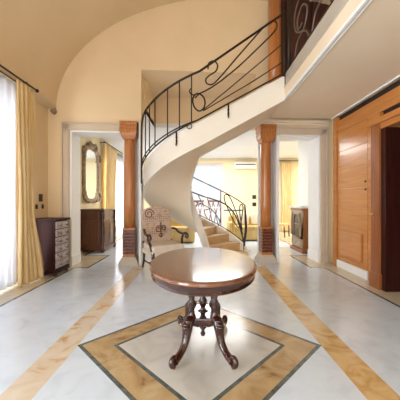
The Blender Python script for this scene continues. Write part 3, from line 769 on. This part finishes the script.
# ------------------------------------------------------------------ left back room: sideboard, mirror, curtain
def sideboard(Y0, Y1, X1, H, mat, label, name='sideboard'):
    X0 = -2.93
    t = thing(name, label, 'sideboard', ((X0 + X1) / 2, (Y0 + Y1) / 2, 0))
    b = MB(); b.box(X0, X1 - .03, Y0 + .02, Y1 - .02, 0.08, H - .04); b.box(X0, X1 + .01, Y0, Y1, 0.05, 0.14, bev=0.012)
    b.box(X0 + .04, X1 - .10, Y0 + .006, Y0 + .03, 0.20, 0.80, bev=0.008).box(X0 + .04, X1 - .10, Y0 + .006, Y0 + .03, 0.85, H - .08, bev=0.008)
    b.build('carcass', mat, t, world=True)
    b = MB(); b.box(X0, X1 + .03, Y0 - .02, Y1 + .02, H - .045, H, bev=0.012); b.build('top', mat, t, world=True)
    for yy in (Y0 + .03, Y1 - .03):
        b = MB(); b.lathe([(0.03, 0.0), (0.045, 0.03), (0.045, 0.1), (0.03, 0.14), (0.04, 0.25), (0.028, 0.35), (0.042, 0.5), (0.028, 0.62), (0.04, 0.72), (0.03, 0.80), (0.045, 0.88), (0.045, H - .045)], 14, c=(X1 - .01, yy, 0))
        b.build('carved_post', 'tabledark', t, world=True, label='black turned corner post')
    ym = (Y0 + Y1) / 2
    for y0, y1 in ((Y0 + .08, ym - .01), (ym + .01, Y1 - .08)):
        b = MB(); b.box(X1 - .04, X1 - .01, y0, y1, 0.16, 0.82, bev=.006).box(X1 - .015, X1, y0 + .06, y1 - .06, 0.24, 0.74, bev=.006)
        d = b.build('door', mat, t, world=True)
        b = MB(); b.lathe([(0.006, 0), (0.016, 0.015), (0.012, 0.025)], 10, mt=Matrix.Translation((X1 - .01, y1 - .04 if y0 < ym - .1 else y0 + .04, 0.5)) @ Matrix.Rotation(PI / 2, 4, 'Y')); b.build('knob', 'brass', d, world=True)
        b = MB(); b.box(X1 - .04, X1 - .008, y0, y1, 0.85, H - .07, bev=.006); b.build('drawer', mat, t, world=True)
sideboard(6.40, 7.32, -2.38, 1.08, 'cabred', 'dark red wooden sideboard with black turned posts under the big carved mirror')
t = thing('carved_mirror', 'tall arched mirror in carved brown frame on the wall above the sideboard', 'mirror', (-2.95, 7.02, 1.2))
def outline(a, bt, p, crest=0.0, scal=0.0, n=72):
    pts = []
    for k in range(n):
        th = 2 * PI * k / n; c, s = math.cos(th), math.sin(th)
        r = (abs(c / a) ** p + abs(s / bt) ** p) ** (-1 / p)
        r *= 1 + scal * math.cos(14 * th)
        r += crest * math.exp(-((th - PI / 2) / 0.26) ** 2) + 0.05 * crest / max(crest, 1e-6) * (math.exp(-((th - PI * .30) / 0.09) ** 2) + math.exp(-((th - PI * .70) / 0.09) ** 2)) * (1 if crest else 0)
        pts.append((r * c, r * s))
    return pts
zc = 2.0
oo = outline(0.50, 0.76, 4.5, 0.10, 0.02); om = outline(0.45, 0.71, 4, 0.06); oi = outline(0.39, 0.65, 3.0)
b = MB()
V = b.grid([[(-2.95, 7.02 + u, zc + v) for u, v in oo], [(-2.90, 7.02 + u, zc + v) for u, v in oo], [(-2.87, 7.02 + u, zc + v) for u, v in om], [(-2.89, 7.02 + u * 1.08, zc + v * 1.06) for u, v in oi], [(-2.92, 7.02 + u, zc + v) for u, v in oi]], True, True)
b.build('frame', 'gilt', t, world=True)
b = MB(); b.prism([(u * 1.02, v * 1.02) for u, v in oi], -2.945, -2.918, lambda u, v, d: Vector((d, 7.02 + u, zc + v))); b.build('mirror_glass', 'mirror', t, world=True)
for s in (-1, 1):
    b = MB(); b.tube(spline([(-2.88, 7.02 + s * .05, zc + .80), (-2.87, 7.02 + s * .16, zc + .84), (-2.87, 7.02 + s * .26, zc + .75), (-2.87, 7.02 + s * .2, zc + .68), (-2.87, 7.02 + s * .14, zc + .73)], 5), 0.025, 8); b.build('crest_carving', 'gilt', t, world=True); b = MB()
    b.tube(spline([(-2.87, 7.02 + s * .44, zc + .58), (-2.87, 7.02 + s * .52, zc + .50), (-2.87, 7.02 + s * .46, zc + .40)], 5), 0.03, 8); b.build('shoulder_carving', 'gilt', t, world=True); b = MB()
    b.tube(spline([(-2.87, 7.02 + s * .44, zc - .50), (-2.87, 7.02 + s * .52, zc - .60), (-2.87, 7.02 + s * .42, zc - .70), (-2.87, 7.02 + s * .2, zc - .72)], 5), 0.03, 8); b.build('foot_carving', 'gilt', t, world=True)
curtain('curtain', (7.75, 8.75), (7.75, 8.55), (7.75, 8.7), -2.78, 0.03, 2.98, 1.3, 7, 0.03, 'curtain', 'gold curtain on a rod beyond the sideboard in the left back room', 'curtain')
t = thing('curtain_rail', 'thin black curtain rod in the left back room beyond the mirror', 'curtain rail', (-2.78, 9, 3.02))
b = MB(); b.tube([(-2.78, 7.6, 3.02), (-2.78, 10.8, 3.02)], 0.016, 8); b.build('rod', 'iron', t, world=True)
for yy in (7.7, 10.7):
    b = MB(); b.tube([(-2.95, yy, 3.02), (-2.78, yy, 3.02)], 0.012, 8); b.build('bracket', 'iron', t, world=True)
curtain('sheer_curtain', (8.5, 10.6), (8.5, 10.6), (8.5, 10.6), -2.87, 0.03, 2.98, 1.5, 14, 0.02, 'sheer', 'white sheer curtain over the window in the left back room', 'curtain')

# ------------------------------------------------------------------ right back room: carved cabinet
X0, X1, Y0, Y1, H = 2.50, 2.93, 6.33, 7.10, 1.15
t = thing('carved_cabinet', 'carved wooden cabinet with arched glass door and white marble top in the right doorway', 'cabinet', (2.7, 6.7, 0))
b = MB()
b.box(X0 + .03, X1, Y0, Y0 + .03, 0.08, H - .05).box(X0 + .03, X1, Y1 - .03, Y1, 0.08, H - .05).box(X1 - .03, X1, Y0, Y1, 0.08, H - .05).box(X0 + .03, X1 - .03, Y0 + .03, Y1 - .03, 0.08, 0.34)
b.box(X0 - .02, X1, Y0 - .03, Y1 + .03, 0.0, 0.09, bev=.012).box(X0 - .01, X1, Y0 - .02, Y1 + .02, H - .11, H - .05, bev=.012)
b.build('carcass', 'cabbrown', t, world=True)
b = MB(); b.box(X0 - .04, X1, Y0 - .04, Y1 + .04, H - .05, H - .015, bev=.008); b.box(X0 - .04, X1, Y0 - .04, Y1 + .04, H - .016, H, bev=0.004); b.build('marble_top', 'marbletop', t, world=True, label='white marble top')
def arch(y0, y1, z0, zs, rise, n=14): return [(y0, z0), (y1, z0), (y1, zs)] + [((y0 + y1) / 2 + (y1 - y0) / 2 * math.cos(PI * k / n), zs + rise * math.sin(PI * k / n)) for k in range(1, n)] + [(y0, zs)]
ai = arch(Y0 + .20, Y1 - .20, 0.38, 0.80, 0.15); ao = []
ctr_ = ((Y0 + Y1) / 2, 0.66)
b = MB()
# door frame around the arch: strips
for (p, q) in zip(ai, ai[1:] + ai[:1]):
    def outp(pt):
        y, z = pt
        dy, dz = y - ctr_[0], z - ctr_[1]; s_ = min((Y1 - Y0) / 2 / abs(dy) if abs(dy) > 1e-6 else 99, (H - .11 - ctr_[1]) / dz if dz > 1e-6 else 99, (ctr_[1] - 0.34) / -dz if dz < -1e-6 else 99)
        return (ctr_[0] + dy * s_, ctr_[1] + dz * s_)
    P, Q = outp(p), outp(q)
    vs = [[b.bm.verts.new((x, *c)) for c in (p, q, Q, P)] for x in (X0, X0 + .03)]
    b.face(vs[0]); b.face(vs[1][::-1])
    for i in range(4): b.face([vs[0][i], vs[0][(i + 1) % 4], vs[1][(i + 1) % 4], vs[1][i]])
d = b.build('door', 'palecab', t, world=True, label='pale carved door with arched pane')
b = MB(); b.prism(ai, X0 + .012, X0 + .018, lambda u, v, dd: Vector((dd, u, v))); b.build('pane', plain('dark_cabinet_glass', (0.16, 0.13, 0.10), 0.15), d, world=True)
b = MB(); b.tube([(X0 - .005, *p) for p in ai], 0.014, 8, closed=True).box(X0 - .005, X0 + .01, Y0 + .2, Y1 - .2, .68, .71)
for s in (-1, 1): b.tube(spline([(X0 - .01, ctr_[0] + s * .30, .98), (X0 - .02, ctr_[0] + s * .24, .95), (X0 - .015, ctr_[0] + s * .28, .85), (X0 - .01, ctr_[0] + s * .30, .4)], 5), 0.022, 8)
b.build('moulding', 'palecab', d, world=True)
b = MB(); b.box(X0 - .005, X0 + .03, Y0 + .04, Y1 - .04, 0.12, 0.33, bev=.01).tube([(X0 - .008, Y0 + .1, .16), (X0 - .008, Y1 - .1, .16), (X0 - .008, Y1 - .1, .29), (X0 - .008, Y0 + .1, .29)], .01, 6, closed=True); d = b.build('drawer', 'palecab', t, world=True)
b = MB(); b.lathe([(0.006, 0), (0.018, 0.015), (0.014, 0.028)], 10, mt=Matrix.Translation((X0 - .005, 6.72, 0.225)) @ Matrix.Rotation(-PI / 2, 4, 'Y')); b.build('knob', 'brass', d, world=True)

# far right: curtain, chair
o = curtain('curtain', (-0.23, 0.22), (-0.23, 0.18), (-0.23, 0.22), 0, 0.03, 3.0, 1.3, 5, 0.03, 'curtain', 'gold curtain hanging on the far wall beyond the right doorway', 'curtain')
o.location = (3.72, 11.08, 0); o.rotation_euler = (0, 0, R(90))
t = thing('curtain_rail', 'short dark curtain rod on the far wall above the rightmost curtain', 'curtain rail', (3.8, 11.08, 3.03))
b = MB(); b.tube([(3.3, 11.08, 3.03), (4.6, 11.08, 3.03)], 0.016, 8); b.build('rod', 'iron', t, world=True)
b = MB(); b.tube([(3.35, 11.08, 3.03), (3.35, 11.21, 3.03)], 0.012, 8); b.build('bracket', 'iron', t, world=True)
t = thing('side_chair', 'dark framed chair with yellow seat standing by the far curtain', 'chair', (2.98, 9.5, 0), R(50))
b = MB(); b.box(-.22, .22, -.22, .22, .42, .49, bev=.02); b.build('seat', 'sofa', t)
for sx in (-1, 1):
    b = MB(); b.tube([(sx * .2, -.2, .42), (sx * .2, -.22, 0)], 0.022, 8); b.build('leg', 'mahogany', t)
    b = MB(); b.tube([(sx * .2, .2, .42), (sx * .2, .24, 0)], 0.022, 8); b.build('leg', 'mahogany', t)
b = MB()
for sx in (-1, 1): b.tube([(sx * .2, .2, .42), (sx * .2, .27, 1.2)], 0.022, 8)
b.tube(spline([(-.2, .27, 1.2), (0, .275, 1.26), (.2, .27, 1.2)], 5), 0.024, 8); b.build('back_frame', 'mahogany', t)
b = MB(); b.box(-.15, .15, .225, .25, .55, 1.12, bev=.01); b.build('back_panel', 'sofa', t)

# sofas
def sofa(x0, x1, y0, y1, label, group='yellow sofas in the back room'):
    t = thing('sofa', label, 'sofa', ((x0 + x1) / 2, (y0 + y1) / 2, 0), 0, group)
    b = MB(); b.box(x0, x1, y0 + .05, y1, 0.03, 0.36, bev=.04); b.build('base', 'sofa', t, world=True)
    b = MB(); b.box(x0 + .05, x1 - .05, y1 - .24, y1, 0.3, 0.80, bev=.08); b.build('backrest', 'sofa', t, world=True)
    for xx in (x0, x1 - .2):
        b = MB(); b.box(xx, xx + .2, y0, y1, 0.04, 0.60, bev=.07); b.build('arm', 'sofa', t, world=True)
    n = 2; w = (x1 - x0 - .4) / n
    for k in range(n):
        b = MB(); b.box(x0 + .2 + k * w, x0 + .2 + (k + 1) * w, y0 + .02, y1 - .22, .35, .48, bev=.05); b.build('seat_cushion', 'sofa', t, world=True)
sofa(0.95, 2.55, 8.35, 9.2, 'yellow sofa against the far wall to the right of the stair railing')
sofa(-1.75, -0.15, 7.9, 8.75, 'yellow sofa seen under the curve of the staircase behind the armchair')
for x, yy, rz, lab in ((1.95, 8.80, 8, 'ivory cushion on the right end of the yellow sofa'), (1.45, 8.80, -10, 'ivory cushion beside the railing scroll on the yellow sofa')):
    b = MB(); b.box(-.22, .22, -.07, .07, -.2, .2, bev=.065)
    o = b.build('cushion', 'pillow', sub=1); o.location = (x, yy, .69); o.rotation_euler = (R(-14), 0, R(rz)); tag(o, lab, 'cushion', 'ivory sofa cushions')
t = thing('pedestal_table', 'small round pedestal table with blue glass top behind the lower stair railing', 'table', (0.98, 7.6, 0))
b = MB(); b.lathe([(0.27, 1.0), (0.28, 1.01), (0.28, 1.03), (0.27, 1.04)], 32); b.build('table_top', 'blue', t)
b = MB(); b.lathe([(0.18, 0), (0.18, 0.02), (0.03, 0.05), (0.025, 0.98), (0.08, 1.0)], 24); b.build('pedestal', 'brass', t)
# air conditioner, switches on the far wall
t = thing('air_conditioner', 'white air conditioner with dark slot high on the far wall', 'air conditioner', (1.95, 11.2, 2.82))
b = MB(); b.box(-.46, .46, -.2, 0, -.13, .15, bev=.02); b.build('case', 'plastic', t)
b = MB(); b.box(-.42, .42, -.206, -.19, .02, .055); b.build('vent_slot', 'black', t)
for zz, lab in ((1.49, 'upper black switch on the far cream wall above the sofa'), (1.17, 'lower black switch on the far cream wall above the sofa')):
    t = thing('wall_switch', lab, 'switch', (2.36, 11.2, zz), 0, 'black switches on the far wall')
    b = MB(); b.box(-.085, .085, -.015, 0, -.085, .085, bev=.006); b.build('plate', 'black', t)
    b = MB(); b.box(-.04, .04, -.022, -.012, -.05, .05, bev=.003); b.build('rocker', 'black', t)

# ------------------------------------------------------------------ light
W = bpy.data.worlds.new('sky'); S.world = W; W.use_nodes = True
bg = W.node_tree.nodes['Background']; bg.inputs[0].default_value = (0.95, 0.97, 1.0, 1); bg.inputs[1].default_value = 1.0
def area(name, loc, rot, sx, sy, e, c=(1, 1, 1)):
    l = bpy.data.lights.new(name, 'AREA'); l.shape = 'RECTANGLE'; l.size = sx; l.size_y = sy; l.energy = e; l.color = c
    o = bpy.data.objects.new(name, l); COL.objects.link(o); o.location = loc; o.rotation_euler = rot; return o
area('window_light', (-3.6, 2.3, 1.5), (0, R(-90), 0), 2.8, 3.4, 330, (0.84, 0.92, 1.0))
area('left_rear_fill_light', (-3.6, -1.3, 1.6), (0, R(-90), 0), 2.8, 3.0, 470, (0.84, 0.92, 1.0))  # added fill lamp outside the unseen left-rear window
area('rear_fill_light', (-0.5, -3.7, 1.5), (R(90), 0, 0), 3.2, 2.8, 85, (0.95, 0.97, 1.0))  # added lamp at the unseen rear opening, gives frontal fill
area('back_room_window_light', (-3.5, 9.3, 1.5), (0, R(-90), 0), 2.6, 2.1, 350, (0.95, 0.97, 1.0))
area('side_room_light', (4.6, 8.6, 3.0), (0, 0, 0), 2.0, 2.0, 160, (1.0, 0.97, 0.92))
area('back_room_overhead_fill', (0.6, 9.2, 3.1), (0, 0, 0), 2.0, 2.0, 130, (1.0, 0.97, 0.93))  # overhead fill added to brighten the back room, no fixture

# ------------------------------------------------------------------ camera
cam = bpy.data.cameras.new('camera'); co = bpy.data.objects.new('camera', cam); COL.objects.link(co)
co.location = (0, 0, EYE); co.rotation_euler = (R(90), 0, 0)
cam.sensor_width = 36; cam.lens = 36 * F / 400; cam.clip_start = 0.05
cam.shift_y = 3 / 400; cam.shift_x = 0.5 / 400
S.camera = co
S.view_settings.view_transform = 'Standard'
S.view_settings.exposure = 0.12
